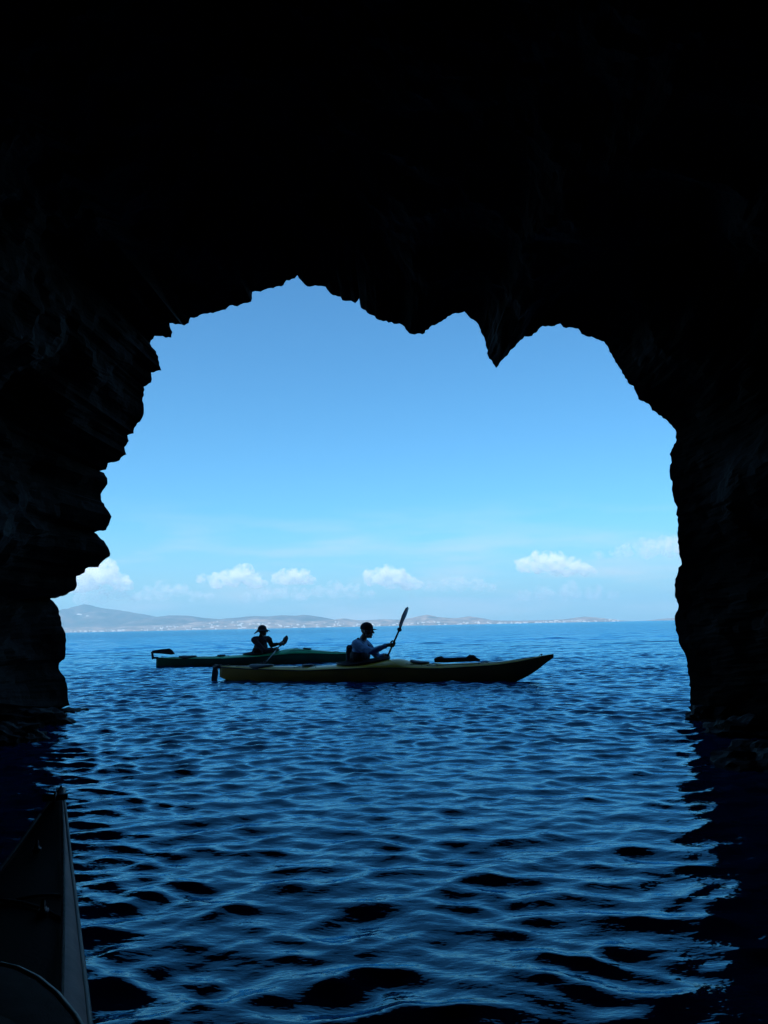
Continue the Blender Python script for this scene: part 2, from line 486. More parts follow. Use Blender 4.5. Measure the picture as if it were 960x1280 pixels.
class Shape:
    def __init__(s, L, beam, top, crown, keel, full=0.47, ex=2.1):
        s.ex = ex
        s.L, s.B = L, beam / 2
        s.top, s.crown, s.keel, s.full = top, crown, keel, full
    def itp(s, tab, u):
        us = [a for a, _ in tab]; vs = [b for _, b in tab]
        # smooth interpolation
        return float(sum(np.interp(np.clip(u + d, 0, 1), us, vs) * w for d, w in ((-.018, .25), (0, .5), (.018, .25))))
    def b(s, u):
        t = (s.full - u) / s.full if u < s.full else (u - s.full) / (1 - s.full)
        return max(0.006, s.B * (1 - t ** s.ex) ** 0.95)
    def T(s, u): return s.itp(s.top, u)
    def Sh(s, u): return s.T(u) - s.itp(s.crown, u)
    def K(s, u): return s.itp(s.keel, u)
    def deck(s, u, y):
        b = s.b(u); c = min(1.0, abs(y) / b)
        return s.Sh(u) + (s.T(u) - s.Sh(u)) * (1 - c * c) ** 0.6

def build_kayak(name, sh, loc, rz, mats, cockpit, label, group, hatches, rudder, skirt=True):
    root = empty(name, loc, rz)
    tag(root, label, 'kayak', group)
    L = sh.L; n = 90; A = 10
    us = [i / n for i in range(n + 1)]
    hv, hf = [], []
    for u in us:
        b, k, z = sh.b(u), sh.K(u), sh.Sh(u)
        for j in range(-A, A + 1):
            a = abs(j) / A * math.pi / 2; sg = 1 if j > 0 else -1
            hv.append((u * L, sg * b * math.sin(a) ** 0.85 if j else 0.0, k + (z - k) * (1 - math.cos(a))))
    w = 2 * A + 1
    for i in range(n):
        for j in range(w - 1):
            hf.append((i * w + j, (i + 1) * w + j, (i + 1) * w + j + 1, i * w + j + 1))
    hf.append(tuple(range(w))); hf.append(tuple(n * w + j for j in range(w))[::-1])
    mesh('hull', hv, hf, M[mats[1]], root)
    dv, df = [], []
    for u in us:
        b = sh.b(u)
        for j in range(-A, A + 1):
            y = b * math.sin(j / A * math.pi / 2)
            dv.append((u * L, y, sh.deck(u, y) + 0.001))
    for i in range(n):
        for j in range(w - 1):
            df.append((i * w + j, i * w + j + 1, (i + 1) * w + j + 1, (i + 1) * w + j))
    mesh('deck', dv, df, M[mats[0]], root)
    path = [(u * L, sh.b(u) + 0.001, sh.Sh(u)) for u in us] + [(u * L, -sh.b(u) - 0.001, sh.Sh(u)) for u in us[::-1]]
    vs, fs = tube(path, 0.0075, 6, closed=True)
    mesh('seam_strip', vs, fs, M['black'], root)
    # cockpit coaming and spray skirt
    cu, clen, cw = cockpit
    cx = cu * L
    def rim(k, dz, m=36):
        out = []
        for q in range(m):
            a = 2 * math.pi * q / m
            x = cx + clen / 2 * k * math.cos(a); y = cw / 2 * k * math.sin(a) * (1 - 0.18 * math.cos(a))
            out.append((x, y, sh.deck(min(1, x / L), y * 0.96) + dz))
        return out
    vs, fs = join(tube(rim(1, 0.012), 0.011, 8, closed=True), tube(rim(1.04, 0.026), 0.008, 8, closed=True))
    mesh('coaming', vs, fs, M[mats[2]], root)
    if skirt:
        m = 36; rows = [(1.03, 0.030), (0.97, 0.036), (0.8, 0.045), (0.55, 0.055)]
        V, F = [], []
        for k, dz in rows: V += rim(k, dz)
        # waist tube
        for k in range(4):
            for q in range(m):
                a = 2 * math.pi * q / m
                rx, ry = (0.165 - 0.012 * k, 0.20 - 0.012 * k)
                V.append((cx - 0.06 + rx * math.cos(a), ry * math.sin(a) * 0.95, sh.T(cu) + 0.035 + 0.03 * k))
        nr = len(rows) + 4
        for i in range(nr - 1):
            for q in range(m):
                q2 = (q + 1) % m
                F.append((i * m + q, i * m + q2, (i + 1) * m + q2, (i + 1) * m + q))
        F.append(tuple((nr - 1) * m + q for q in range(m)))
        mesh('spray_skirt', V, F, M['neoprene'], root)
    for (hu, hl, hw) in hatches:
        hx = hu * L; m = 28; V, F = [], []
        for k, dz in ((1.0, 0.0), (1.0, 0.022), (0.9, 0.030), (0.5, 0.034)):
            for q in range(m):
                a = 2 * math.pi * q / m
                x = hx + hl / 2 * k * math.cos(a); y = hw / 2 * k * math.sin(a)
                V.append((x, y, sh.deck(x / L, y) + dz))
        for i in range(3):
            for q in range(m):
                q2 = (q + 1) % m; F.append((i * m + q, i * m + q2, (i + 1) * m + q2, (i + 1) * m + q))
        F.append(tuple(3 * m + q for q in range(m)))
        mesh('hatch_cover', V, F, M['black'], root)
    # perimeter deck lines, bungees, toggles
    for sg in (-1, 1):
        for (u0, u1) in ((0.06, 0.30), (0.60, 0.95)):
            pth = []
            for k in range(25):
                u = u0 + (u1 - u0) * k / 24
                y = sg * sh.b(u) * 0.78
                pth.append((u * L, y, sh.deck(u, y) + 0.010 + 0.006 * abs(math.sin(k * math.pi / 6))))
            vs, fs = tube(pth, 0.0042, 5)
            mesh('deck_line', vs, fs, M['rope'], root)
    for u0 in (0.615, 0.66, 0.80, 0.30, 0.26):
        for sg in (-1, 1):
            pth = []
            for k in range(9):
                t = k / 8; u = u0 + 0.03 * t; y = sg * sh.b(u) * 0.78 * (1 - 2 * t)
                pth.append((u * L, y, sh.deck(u, y) + 0.006))
            vs, fs = tube(pth, 0.004, 5)
            mesh('bungee', vs, fs, M['black'], root)
    for u, dx in ((0.965, 0.02), (0.03, -0.02)):
        vs, fs = join(tube([(u * L + dx, -0.035, sh.T(u) + 0.016), (u * L + dx, 0.035, sh.T(u) + 0.016)], 0.010, 8),
                      tube([(u * L - dx, 0, sh.T(u)), (u * L + dx, 0, sh.T(u) + 0.03)], 0.004, 5))
        mesh('carry_toggle', vs, fs, M['black'], root)
    if rudder == 'down':
        z0 = sh.T(0.0)
        vs, fs = join(box(-0.055, 0, z0 - 0.02, 0.15, 0.028, 0.05, 0, 0.006), tube([(-0.09, 0, z0 - 0.12), (-0.09, 0, z0 + 0.03)], 0.014, 8),
                      tube([(0.0, -0.07, z0 + 0.015), (-0.06, 0, z0 + 0.02), (0.0, 0.07, z0 + 0.015)], 0.006, 6))
        rb = mesh('rudder', vs, fs, M['metal'], root)
        prof = [(-0.05, z0 - 0.02), (-0.03, z0 - 0.10), (-0.055, z0 - 0.25), (-0.075, z0 - 0.46), (-0.13, z0 - 0.50), (-0.155, z0 - 0.44), (-0.15, z0 - 0.22), (-0.135, z0 - 0.08), (-0.11, z0 - 0.01)]
        V = [(x, -0.012, z) for x, z in prof] + [(x, 0.012, z) for x, z in prof]; q = len(prof)
        F = [tuple(range(q)), tuple(range(q, 2 * q))[::-1]] + [(i, i + q, (i + 1) % q + q, (i + 1) % q) for i in range(q)]
        mesh('blade', V, F, M['metal'], rb, smooth=False)
    if rudder == 'up':
        z0 = sh.T(0.0)
        vs, fs = join(tube([(-0.10, 0, z0 + 0.14), (-0.07, 0, z0 - 0.04)], 0.03, 8), box(-0.02, 0, z0 - 0.01, 0.14, 0.03, 0.05, 0, 0.006))
        rb = mesh('rudder', vs, fs, M['metal'], root)
        prof = [(-0.12, z0 + 0.10), (-0.09, z0 + 0.16), (0.08, z0 + 0.185), (0.30, z0 + 0.20), (0.37, z0 + 0.155), (0.43, z0 + 0.07), (0.34, z0 + 0.055), (0.1, z0 + 0.085)]
        V = [(x, -0.014, z) for x, z in prof] + [(x, 0.014, z) for x, z in prof]; q = len(prof)
        F = [tuple(range(q)), tuple(range(q, 2 * q))[::-1]] + [(i, i + q, (i + 1) % q + q, (i + 1) % q) for i in range(q)]
        mesh('blade', V, F, M['metal'], rb, smooth=False)
    return root

KEEL = [(0, .09), (.012, .05), (.03, -.01), (.08, -.07), (.2, -.10), (.5, -.115), (.75, -.10), (.84, -.06), (.9, 0.0), (.95, .14), (1, .36)]
# yellow kayak
pa, pb = at_z(285, 850.5, 0), at_z(651, 851, 0)
YL = (pb - pa).length / 0.882
yd = (pb - pa).normalized()
y_loc = pa - yd * (0.028 * YL); y_rz = math.atan2(yd.y, yd.x)
shY = Shape(YL, 0.56, [(0, .25), (.1, .245), (.3, .235), (.42, .27), (.5, .31), (.575, .35), (.62, .275), (.7, .262), (.85, .29), (.93, .34), (1, .40)],
            [(0, .02), (.1, .04), (.4, .06), (.5, .09), (.575, .13), (.62, .065), (.9, .04), (1, .01)], KEEL)
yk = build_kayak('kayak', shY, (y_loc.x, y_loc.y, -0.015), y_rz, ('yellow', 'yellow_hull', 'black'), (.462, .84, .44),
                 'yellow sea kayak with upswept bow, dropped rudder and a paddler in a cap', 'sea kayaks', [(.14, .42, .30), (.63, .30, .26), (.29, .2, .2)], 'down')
# green kayak
ga, gb = at_z(203, 833, 0), at_z(446, 827, 0)
gd = (gb - ga).normalized()
GL = (gb - ga).length / 0.88
g_loc = ga - gd * (0.028 * GL); g_rz = math.atan2(gd.y, gd.x)
shG = Shape(GL, 0.56, [(0, .21), (.1, .205), (.3, .205), (.44, .24), (.52, .28), (.62, .355), (.7, .31), (.8, .25), (.9, .22), (1, .27)],
            [(0, .02), (.1, .04), (.4, .06), (.52, .09), (.62, .13), (.7, .09), (.9, .03), (1, .01)],
            [(0, .02), (.012, -.01), (.08, -.07), (.2, -.10), (.5, -.115), (.75, -.10), (.84, -.06), (.9, 0.0), (.95, .10), (1, .24)])
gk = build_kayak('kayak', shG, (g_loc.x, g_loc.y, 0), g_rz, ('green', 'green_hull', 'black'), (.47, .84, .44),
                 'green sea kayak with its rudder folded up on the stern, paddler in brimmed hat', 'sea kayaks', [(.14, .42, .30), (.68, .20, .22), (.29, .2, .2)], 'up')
# the near kayak, low in the dark
OL = 4.9
shO = Shape(OL, 0.57, [(0, .28), (.1, .24), (.4, .24), (.6, .28), (.8, .26), (.9, .27), (1, .345)],
            [(0, .02), (.1, .04), (.5, .07), (.8, .06), (.93, .03), (1, .01)],
            [(0, .2), (.05, -.02), (.2, -.10), (.5, -.115), (.8, -.10), (.9, -.07), (.955, 0.0), (.985, .12), (1, .30)], full=0.5, ex=1.25)
tip = Vector((-1.058, 2.66, 0)); ad = R(16.1)
axis = Vector((-math.sin(ad), math.cos(ad), 0))
o_loc = tip - axis * OL
ok = build_kayak('kayak', shO, (o_loc.x, o_loc.y, 0), math.atan2(axis.y, axis.x), ('shaded_deck', 'pale', 'greenrope'), (.63, .95, .50),
                 'shadowed near kayak with pale scuffed flank and painted-in lit edge, only its bow end in the picture', 'sea kayaks', [(.2, .3, .26)], None)

def lit_edge_band():  # light along the deck edge, put into a paler strip beside the dark deck
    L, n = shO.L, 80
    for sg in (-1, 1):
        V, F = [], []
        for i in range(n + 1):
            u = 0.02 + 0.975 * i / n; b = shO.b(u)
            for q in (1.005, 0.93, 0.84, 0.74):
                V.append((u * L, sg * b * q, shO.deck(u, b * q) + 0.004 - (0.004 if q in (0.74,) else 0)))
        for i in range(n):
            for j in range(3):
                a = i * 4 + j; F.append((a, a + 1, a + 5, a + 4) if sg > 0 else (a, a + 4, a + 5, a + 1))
        mesh('lit_edge_band', V, F, M['pale'], ok)
lit_edge_band()
for (u, q, ln) in ((0.715, 0.52, 0.05), (0.80, 0.50, 0.035), (0.89, 0.0, 0.03)):
    x, y = u * OL, -shO.b(u) * q
    vs, fs = join(box(x, y, shO.deck(u, y) + 0.010, ln, 0.020, 0.014, 0, 0.004), tube([(x - ln * .5, y, shO.deck(u, y) + 0.008), (x, y, shO.deck(u, y) + 0.030), (x + ln * .5, y, shO.deck(u, y) + 0.008)], 0.005, 6))
    mesh('deck_fitting', vs, fs, M['pale'], ok)

def world_pt(root_loc, rz, p):
    return Vector(root_loc) + Matrix.Rotation(rz, 3, 'Z') @ Vector(p)

# long dark bag strapped on the yellow foredeck
def deck_bag():
    x0, x1 = shY.L * 0.672, shY.L * 0.80
    pth, rad = [], []
    for k in range(15):
        t = k / 14; x = x0 + (x1 - x0) * t
        r = 0.036 * (1 - (2 * t - 1) ** 6 * 0.6) + (0.016 if t < 0.16 or 0.72 < t < 0.9 else 0)
        pth.append((x - x0, 0.0, shY.T(x / shY.L) - shY.T(x0 / shY.L) + r)); rad.append(r)
    vs, fs = tube(pth, rad, 14)
    o = mesh('deck_bag', vs, fs, M['vest'])
    w = world_pt((y_loc.x, y_loc.y, 0), y_rz, (x0, 0.02, shY.T(x0 / shY.L) + 0.002))
    o.location = w; o.rotation_euler = (0, 0, y_rz)
    tag(o, 'long dark dry bag strapped on the foredeck of the yellow kayak', 'bag')
    for tt in (0.08, 0.5, 0.8):
        i = int(tt * 14); c = Vector(pth[i]); r = rad[i] + 0.003
        ring = [c + Vector((0, math.cos(a) * r, math.sin(a) * r)) for a in [2 * math.pi * q / 20 for q in range(20)]]
        vs, fs = tube(ring, 0.004, 5, closed=True)
        mesh('strap', vs, fs, M['rope'], o)
deck_bag()

# ------------------------------------------------------------------ people
def capsule(bm, a, b, ra, rb, seg=14, sy=None):
    a, b = Vector(a), Vector(b)
    d = b - a
    if d.length < 1e-5: d = Vector((0, 0, 1e-4))
    t = d.normalized()
    s = t.cross(Vector((0, 1, 0)))
    if s.length < 0.1: s = t.cross(Vector((1, 0, 0)))
    s.normalize(); u = s.cross(t)
    rows = []
    for k in range(5):
        an = math.pi / 2 * (1 - k / 4); rows.append((a - t * ra * math.sin(an), ra * math.cos(an)))
    for k in range(5):
        an = math.pi / 2 * k / 4; rows.append((b + t * rb * math.sin(an), rb * math.cos(an)))
    prev = None
    for c, r in rows:
        r = max(r, 1e-4)
        ring = [bm.verts.new(c + (s * math.cos(2 * math.pi * q / seg) + u * math.sin(2 * math.pi * q / seg)) * r) for q in range(seg)]
        if prev:
            for q in range(seg): bm.faces.new((prev[q], prev[(q + 1) % seg], ring[(q + 1) % seg], ring[q]))
        else: bm.faces.new(ring[::-1])
        prev = ring
    bm.faces.new(prev)

def ell(bm, c, r, rot=None):
    g = bmesh.ops.create_uvsphere(bm, u_segments=22, v_segments=14, radius=1.0)
    mt = rot or Matrix.Identity(3)
    for v in g['verts']:
        v.co = mt @ Vector((v.co.x * r[0], v.co.y * r[1], v.co.z * r[2])) + Vector(c)

def fused(name, bm, m, parent=None, voxel=0.005, smooth_it=4, disp=0.0):
    bmesh.ops.recalc_face_normals(bm, faces=bm.faces[:])
    me = bpy.data.meshes.new('tmp'); bm.to_mesh(me); bm.free()
    nm = remeshed(me, voxel, smooth_it)
    if disp:
        push_out(nm, lambda p: disp * noise.fractal(p * 18, 0.9, 2, 3))
    nm.name = name; nm.materials.clear(); nm.materials.append(m)
    return link(name, nm, parent)

def hand(bm, h, a, w):
    """five fingers closed round a shaft through h with axis a; w = wrist position"""
    h, a, w = Vector(h), Vector(a).normalized(), Vector(w)
    r0 = (w - h); r0 = (r0 - a * r0.dot(a)).normalized()
    q = a.cross(r0)
    def P(al, ang, rad): return h + a * al + (r0 * math.cos(ang) + q * math.sin(ang)) * rad
    capsule(bm, P(-0.03, 0.3, 0.040), P(0.03, 0.3, 0.040), 0.020, 0.019)
    capsule(bm, P(-0.012, 0.1, 0.05), w, 0.026, 0.028)
    for k, (al, ln) in enumerate(((-0.034, 0.85), (-0.0115, 1.0), (0.0115, 1.05), (0.034, 0.95))):
        ch = [P(al, 0.5, 0.038), P(al, 1.35, 0.034), P(al, 2.4, 0.029), P(al, 2.4 + 1.2 * ln, 0.027)]
        for i in range(3): capsule(bm, ch[i], ch[i + 1], 0.0100 - 0.0007 * i, 0.0093 - 0.0007 * i, 10)
    th = [P(0.012, -0.1, 0.048), P(0.040, -0.8, 0.036), P(0.042, -1.8, 0.028), P(0.036, -2.6, 0.027)]
    for i in range(3): capsule(bm, th[i], th[i + 1], 0.013 - 0.001 * i, 0.012 - 0.001 * i, 10)

def head(bm, c, yaw=0.0, pitch=0.0):
    Rm = Matrix.Rotation(yaw, 3, 'Z') @ Matrix.Rotation(pitch, 3, 'Y')
    f = lambda x, y, z: Vector(c) + Rm @ Vector((x, y, z))
    ell(bm, f(-0.008, 0, 0.022), (0.098, 0.076, 0.095), Rm)          # skull
    ell(bm, f(0.024, 0, -0.045), (0.066, 0.056, 0.072), Rm)          # face and jaw
    ell(bm, f(0.060, 0, -0.096), (0.024, 0.026, 0.020), Rm)          # chin
    capsule(bm, f(0.088, 0, 0.012), f(0.110, 0, -0.030), 0.009, 0.014, 10)   # nose
    capsule(bm, f(0.082, -0.018, -0.062), f(0.082, 0.018, -0.062), 0.010, 0.010, 10)  # lips
    capsule(bm, f(0.080, -0.034, 0.022), f(0.080, 0.034, 0.022), 0.012, 0.012, 10)    # brow
    for s in (-1, 1):
        ell(bm, f(-0.004, s * 0.076, -0.012), (0.020, 0.010, 0.032), Rm)      # ears
        ell(bm, f(0.058, s * 0.040, -0.028), (0.022, 0.018, 0.020), Rm)       # cheeks
    return f, Rm

def person(loc, rz, spec, label):
    """spec: all joints in the local frame, x forward"""
    bm = bmesh.new()
    z0 = 0.0
    ell(bm, (0.0, 0, 0.10), (0.14, 0.17, 0.12))
    ell(bm, spec['waist'], (0.105, 0.14, 0.13))
    ell(bm, spec['chest'], (0.115, 0.165, 0.17))
    capsule(bm, spec['sh'][0], spec['sh'][1], 0.062, 0.062)
    capsule(bm, spec['neck'][0], spec['neck'][1], 0.062, 0.050)
    f, Rm = head(bm, spec['head'], spec['yaw'], spec['pitch'])
    for s in (0, 1):
        sh_, e, w, h = spec['arm'][s]
        capsule(bm, sh_, e, 0.050, 0.038); capsule(bm, e, w, 0.038, 0.025)
        hand(bm, h, spec['axis'], w)
        sg = -1 if s == 0 else 1
        kn = (0.50, sg * 0.13, 0.15); an = (0.92, sg * 0.09, 0.03)
        capsule(bm, (0.03, sg * 0.09, 0.07), kn, 0.078, 0.052); capsule(bm, kn, an, 0.050, 0.034)
        capsule(bm, an, (0.98, sg * 0.09, 0.10), 0.032, 0.026)
    o = fused('person', bm, M['skin'], None, 0.0045, 3)
    o.location = loc; o.rotation_euler = (0, 0, rz)
    tag(o, label, 'person', 'kayakers paddling past the cave mouth')
    for s in (-1, 1):
        bm = bmesh.new(); ell(bm, f(0.073, s * 0.030, 0.000), (0.013, 0.014, 0.010), Rm)
        me = bpy.data.meshes.new('eye'); bm.to_mesh(me); bm.free(); me.materials.append(M['eye']); link('eye', me, o)
    # top
    bm = bmesh.new()
    ell(bm, Vector(spec['waist']) + Vector((0, 0, -0.02)), (0.118, 0.152, 0.14))
    ell(bm, spec['chest'], (0.128, 0.178, 0.178))
    capsule(bm, spec['sh'][0], spec['sh'][1], 0.072, 0.072)
    na, nb = Vector(spec['neck'][0]), Vector(spec['neck'][1])
    capsule(bm, na - Vector((0.01, 0, 0.02)), na.lerp(nb, 0.25), 0.088, 0.062)
    for s in (0, 1):
        sh_, e, w, h = spec['arm'][s]
        capsule(bm, sh_, e, 0.066, 0.053); capsule(bm, e, Vector(e).lerp(Vector(w), 0.9), 0.053, 0.036)
    fused('long_sleeve_top', bm, M[spec['top']], o, 0.006, 4, 0.006)
    # buoyancy vest
    bm = bmesh.new()
    ell(bm, Vector(spec['waist']) + Vector((0, 0, 0.0)), (0.15, 0.18, 0.13))
    ell(bm, Vector(spec['chest']) + Vector((-0.01, 0, -0.06)), (0.158, 0.197, 0.13))
    if spec.get('pack'):
        c = Vector(spec['chest'])
        capsule(bm, c + Vector((-0.175, -0.03, 0.06)), c + Vector((-0.16, -0.03, -0.26)), 0.050, 0.075)
        capsule(bm, c + Vector((-0.175, 0.03, 0.06)), c + Vector((-0.16, 0.03, -0.26)), 0.050, 0.075)
    for sg in (-1, 1):
        s0 = Vector(spec['chest']) + Vector((-0.15, sg * 0.09, 0.07))
        s1 = Vector(spec['neck'][0]) + Vector((-0.02, sg * 0.095, 0.055))
        s2 = Vector(spec['chest']) + Vector((0.13, sg * 0.09, 0.05))
        capsule(bm, s0, s1, 0.016, 0.016); capsule(bm, s1, s2, 0.016, 0.016)
    fused('life_vest', bm, M['vest'], o, 0.006, 3, 0.004)
    # head gear
    if spec['hat'] == 'cap':
        bm = bmesh.new()
        ell(bm, f(-0.012, 0, 0.040), (0.106, 0.086, 0.092), Rm)
        g = f(0, 0, 0.012); up = Rm @ Vector((0.10, 0, 1)).normalized()
        bmesh.ops.bisect_plane(bm, geom=bm.verts[:] + bm.edges[:] + bm.faces[:], plane_co=g, plane_no=up, clear_inner=True)
        bmesh.ops.holes_fill(bm, edges=[e for e in bm.edges if e.is_boundary])
        me = bpy.data.meshes.new('cap'); bm.to_mesh(me); bm.free(); me.materials.append(M['cap'])
        cp = link('cap', me, o)
        V, F = [], []
        m = 14
        for lay in (0, 1):
            for k in range(m + 1):
                a = -1.15 + 2.3 * k / m
                for rr in (0, 1, 2):
                    ln = 0.5 * rr * 0.082 * math.cos(a * 0.9)
                    x = 0.080 * math.cos(a) + ln; y = 0.080 * math.sin(a)
                    V.append(f(x, y, 0.030 - 0.006 * rr - 0.35 * y * y * 4 * rr * 0.5 + lay * 0.006))
        w3 = 3; st = (m + 1) * w3
        for k in range(m):
            for rr in range(2):
                a0 = k * w3 + rr
                F.append((a0, a0 + 1, a0 + w3 + 1, a0 + w3)); F.append((st + a0, st + a0 + w3, st + a0 + w3 + 1, st + a0 + 1))
            F.append((k * w3 + 2, st + k * w3 + 2, st + (k + 1) * w3 + 2, (k + 1) * w3 + 2))
        mesh('bill', V, F, M['cap'], cp)
    else:
        V, F = [], []; m = 36
        prof = [(0.0, 0.128), (0.04, 0.122), (0.070, 0.105), (0.090, 0.075), (0.098, 0.045), (0.104, 0.025), (0.125, 0.012), (0.155, -0.006), (0.175, -0.022), (0.174, -0.028), (0.150, -0.014), (0.12, 0.004), (0.09, 0.014)]
        for (r, z) in prof:
            for q in range(m):
                a = 2 * math.pi * q / m
                sag = -0.020 * math.cos(2 * a) * max(0, (r - 0.1) / 0.075) + 0.030 * math.cos(a) * max(0, (r - 0.1) / 0.075) + 0.006 * math.sin(5 * a) * max(0, (r - 0.1) / 0.075)
                V.append(f(-0.01 + r * 1.02 * math.cos(a), r * 0.94 * math.sin(a), z + sag))
        for i in range(len(prof) - 1):
            for q in range(m):
                q2 = (q + 1) % m; F.append((i * m + q, (i + 1) * m + q, (i + 1) * m + q2, i * m + q2))
        F.append(tuple(range(m)))
        mesh('sun_hat', V, F, M['hat'], o)
    return o

def paddle(loc, rz, c, axis, half, up_h, label, front, bm_='blade'):
    """c = centre between hands, axis towards the raised blade; half lengths to each end"""
    axis = Vector(axis).normalized(); c = Vector(c)
    root = empty('paddle', loc, rz)
    tag(root, label, 'paddle', 'paddles')
    a, b = c - axis * (half[1] - 0.36), c + axis * (half[0] - 0.36)
    vs, fs = tube([a, a.lerp(b, .25), c, a.lerp(b, .75), b], 0.0145, 12)
    mesh('shaft', vs, fs, M['shaft'], root)
    for sg, p in ((1, b), (-1, a)):
        d = axis * sg
        # drip ring
        rg = p - d * 0.10
        vs, fs = tube([rg - d * 0.006, rg + d * 0.004, rg + d * 0.010], [0.018, 0.034, 0.036], 16)
        mesh('drip_ring', vs, fs, M['black'], root)
        wv = Vector(front[0 if sg > 0 else 1]); wv = (wv - d * wv.dot(d)).normalized(); nrm = d.cross(wv)
        V, F = [], []; n = 18; Ln = 0.48
        for lay in (0, 1):
            for i in range(n + 1):
                t = i / n
                wd = (0.016 + 0.078 * min(1, t / 0.35) ** 0.8) * (1 if t < 0.72 else max(0.12, math.cos((t - 0.72) / 0.28 * 1.45)))
                wd2 = wd * 0.94
                for j in range(-4, 5):
                    q = j / 4
                    y = q * (wd if q > 0 else wd2)
                    spoon = 0.030 * (t ** 2) + 0.010 * q * q
                    rib = 0.012 * max(0, 1 - abs(q) * 4) * (1 - t) + 0.003
                    V.append(p + d * (Ln * t - 0.03) + wv * y + nrm * (spoon + (rib if lay else -rib)))
        st = (n + 1) * 9
        for i in range(n):
            for j in range(8):
                a0 = i * 9 + j
                F.append((a0, a0 + 1, a0 + 10, a0 + 9)); F.append((st + a0, st + a0 + 9, st + a0 + 10, st + a0 + 1))
            for j in (0, 8):
                a0 = i * 9 + j; F.append((a0, a0 + 9, st + a0 + 9, st + a0))
        for j in range(8):
            F.append((j, j + 1, st + j + 1, st + j)); F.append((n * 9 + j, n * 9 + j + 1, st + n * 9 + j + 1, st + n * 9 + j))
        mesh('blade', V, F, M[bm_], root)
    return root

def wrist(h, e, ax):
    h, e, ax = Vector(h), Vector(e), Vector(ax).normalized()
    d = (e - h); d = (d - ax * d.dot(ax) * 0.6).normalized()
    return h + d * 0.095

# paddler in the yellow kayak
yseat = world_pt((y_loc.x, y_loc.y, 0), y_rz, (shY.L * 0.448, 0, 0))
HR, HL = Vector((0.635, -0.22, 0.56)), Vector((0.445, 0.06, 0.345))
ax = (HR - HL).normalized()
eR, eL = Vector((0.32, -0.30, 0.45)), Vector((0.24, 0.30, 0.33))
spY = dict(waist=(0.02, 0, 0.27), chest=(0.035, 0, 0.44), sh=((0.02, -0.165, 0.565), (0.06, 0.165, 0.555)), neck=((0.05, 0, 0.59), (0.11, 0, 0.69)),
           head=(0.150, 0, 0.765), yaw=-0.05, pitch=0.06, axis=ax, top='shirt', hat='cap', pack=True,
           arm=[((0.03, -0.20, 0.555), eR, wrist(HR, eR, ax), HR), ((0.07, 0.195, 0.545), eL, wrist(HL, eL, ax), HL)])
person(yseat, y_rz, spY, 'paddler in dark cap, pale blue long-sleeved top and dark vest sitting in the yellow kayak')
paddle(yseat, y_rz, (HR + HL) / 2, ax, (1.05, 1.12), None, 'black shafted paddle with pale blade raised by the paddler in the cap', ((0.40, 0.44, 0.60), (0, 0, 1)))

# paddler in the green kayak
gseat = world_pt((g_loc.x, g_loc.y, 0), g_rz, (shG.L * 0.47, 0, 0))
tw = 0.0
HR, HL = Vector((0.355, -0.17, 0.325)), Vector((0.455, 0.22, 0.445))
ax = (HL - HR).normalized()
eR, eL = Vector((0.08, -0.34, 0.30)), Vector((0.22, 0.30, 0.40))
spG = dict(waist=(0.0, 0, 0.25), chest=(0.0, 0, 0.43), sh=((-0.13, -0.13, 0.545), (0.14, 0.13, 0.545)), neck=((0.0, 0, 0.575), (0.01, 0, 0.66)),
           head=(0.03, 0, 0.735), yaw=0.1, pitch=0.02, axis=ax, top='darkshirt', hat='hat', pack=False,
           arm=[((-0.155, -0.15, 0.535), eR, wrist(HR, eR, ax), HR), ((0.165, 0.15, 0.535), eL, wrist(HL, eL, ax), HL)])
pg_ = person(gseat, g_rz, spG, 'paddler in a dark brimmed sun hat and dark top sitting in the green kayak')
pd_ = paddle(gseat, g_rz, (HR + HL) / 2, ax, (0.52, 1.55), None, 'dark paddle held low across the green kayak', ((0.0, -0.3, 1.0), (0, -0.3, 1)), 'neoprene')

for o_ in (pg_, pd_): o_.scale = (1.06, 1.06, 1.06)

# ------------------------------------------------------------------ far shore
def hill_mat(name, c1, c2, c3, sc):
    m = bpy.data.materials.new(name); m.use_nodes = True
    n = m.node_tree.nodes; l = m.node_tree.links; b = n['Principled BSDF']; b.inputs['Roughness'].default_value = 0.95
    b.inputs['Specular IOR Level'].default_value = 0.1
    t = n.new('ShaderNodeTexCoord'); nz = n.new('ShaderNodeTexNoise'); nz.inputs['Scale'].default_value = sc; nz.inputs['Detail'].default_value = 8; nz.inputs['Roughness'].default_value = 0.65
    l.new(t.outputs['Object'], nz.inputs['Vector'])
    r = n.new('ShaderNodeValToRGB'); r.color_ramp.elements[0].position = 0.36; r.color_ramp.elements[1].position = 0.64
    r.color_ramp.elements[0].color = (*c1, 1); r.color_ramp.elements[1].color = (*c3, 1)
    e = r.color_ramp.elements.new(0.5); e.color = (*c2, 1)
    l.new(nz.outputs['Fac'], r.inputs[0]); l.new(r.outputs[0], b.inputs['Base Color'])
    return m
M['hill_far'] = hill_mat('scrub_mountain', (0.05, 0.06, 0.035), (0.10, 0.085, 0.06), (0.20, 0.15, 0.11), 0.004)
M['hill_near'] = hill_mat('dry_scrub_slope', (0.07, 0.075, 0.05), (0.20, 0.15, 0.11), (0.36, 0.27, 0.20), 0.008)

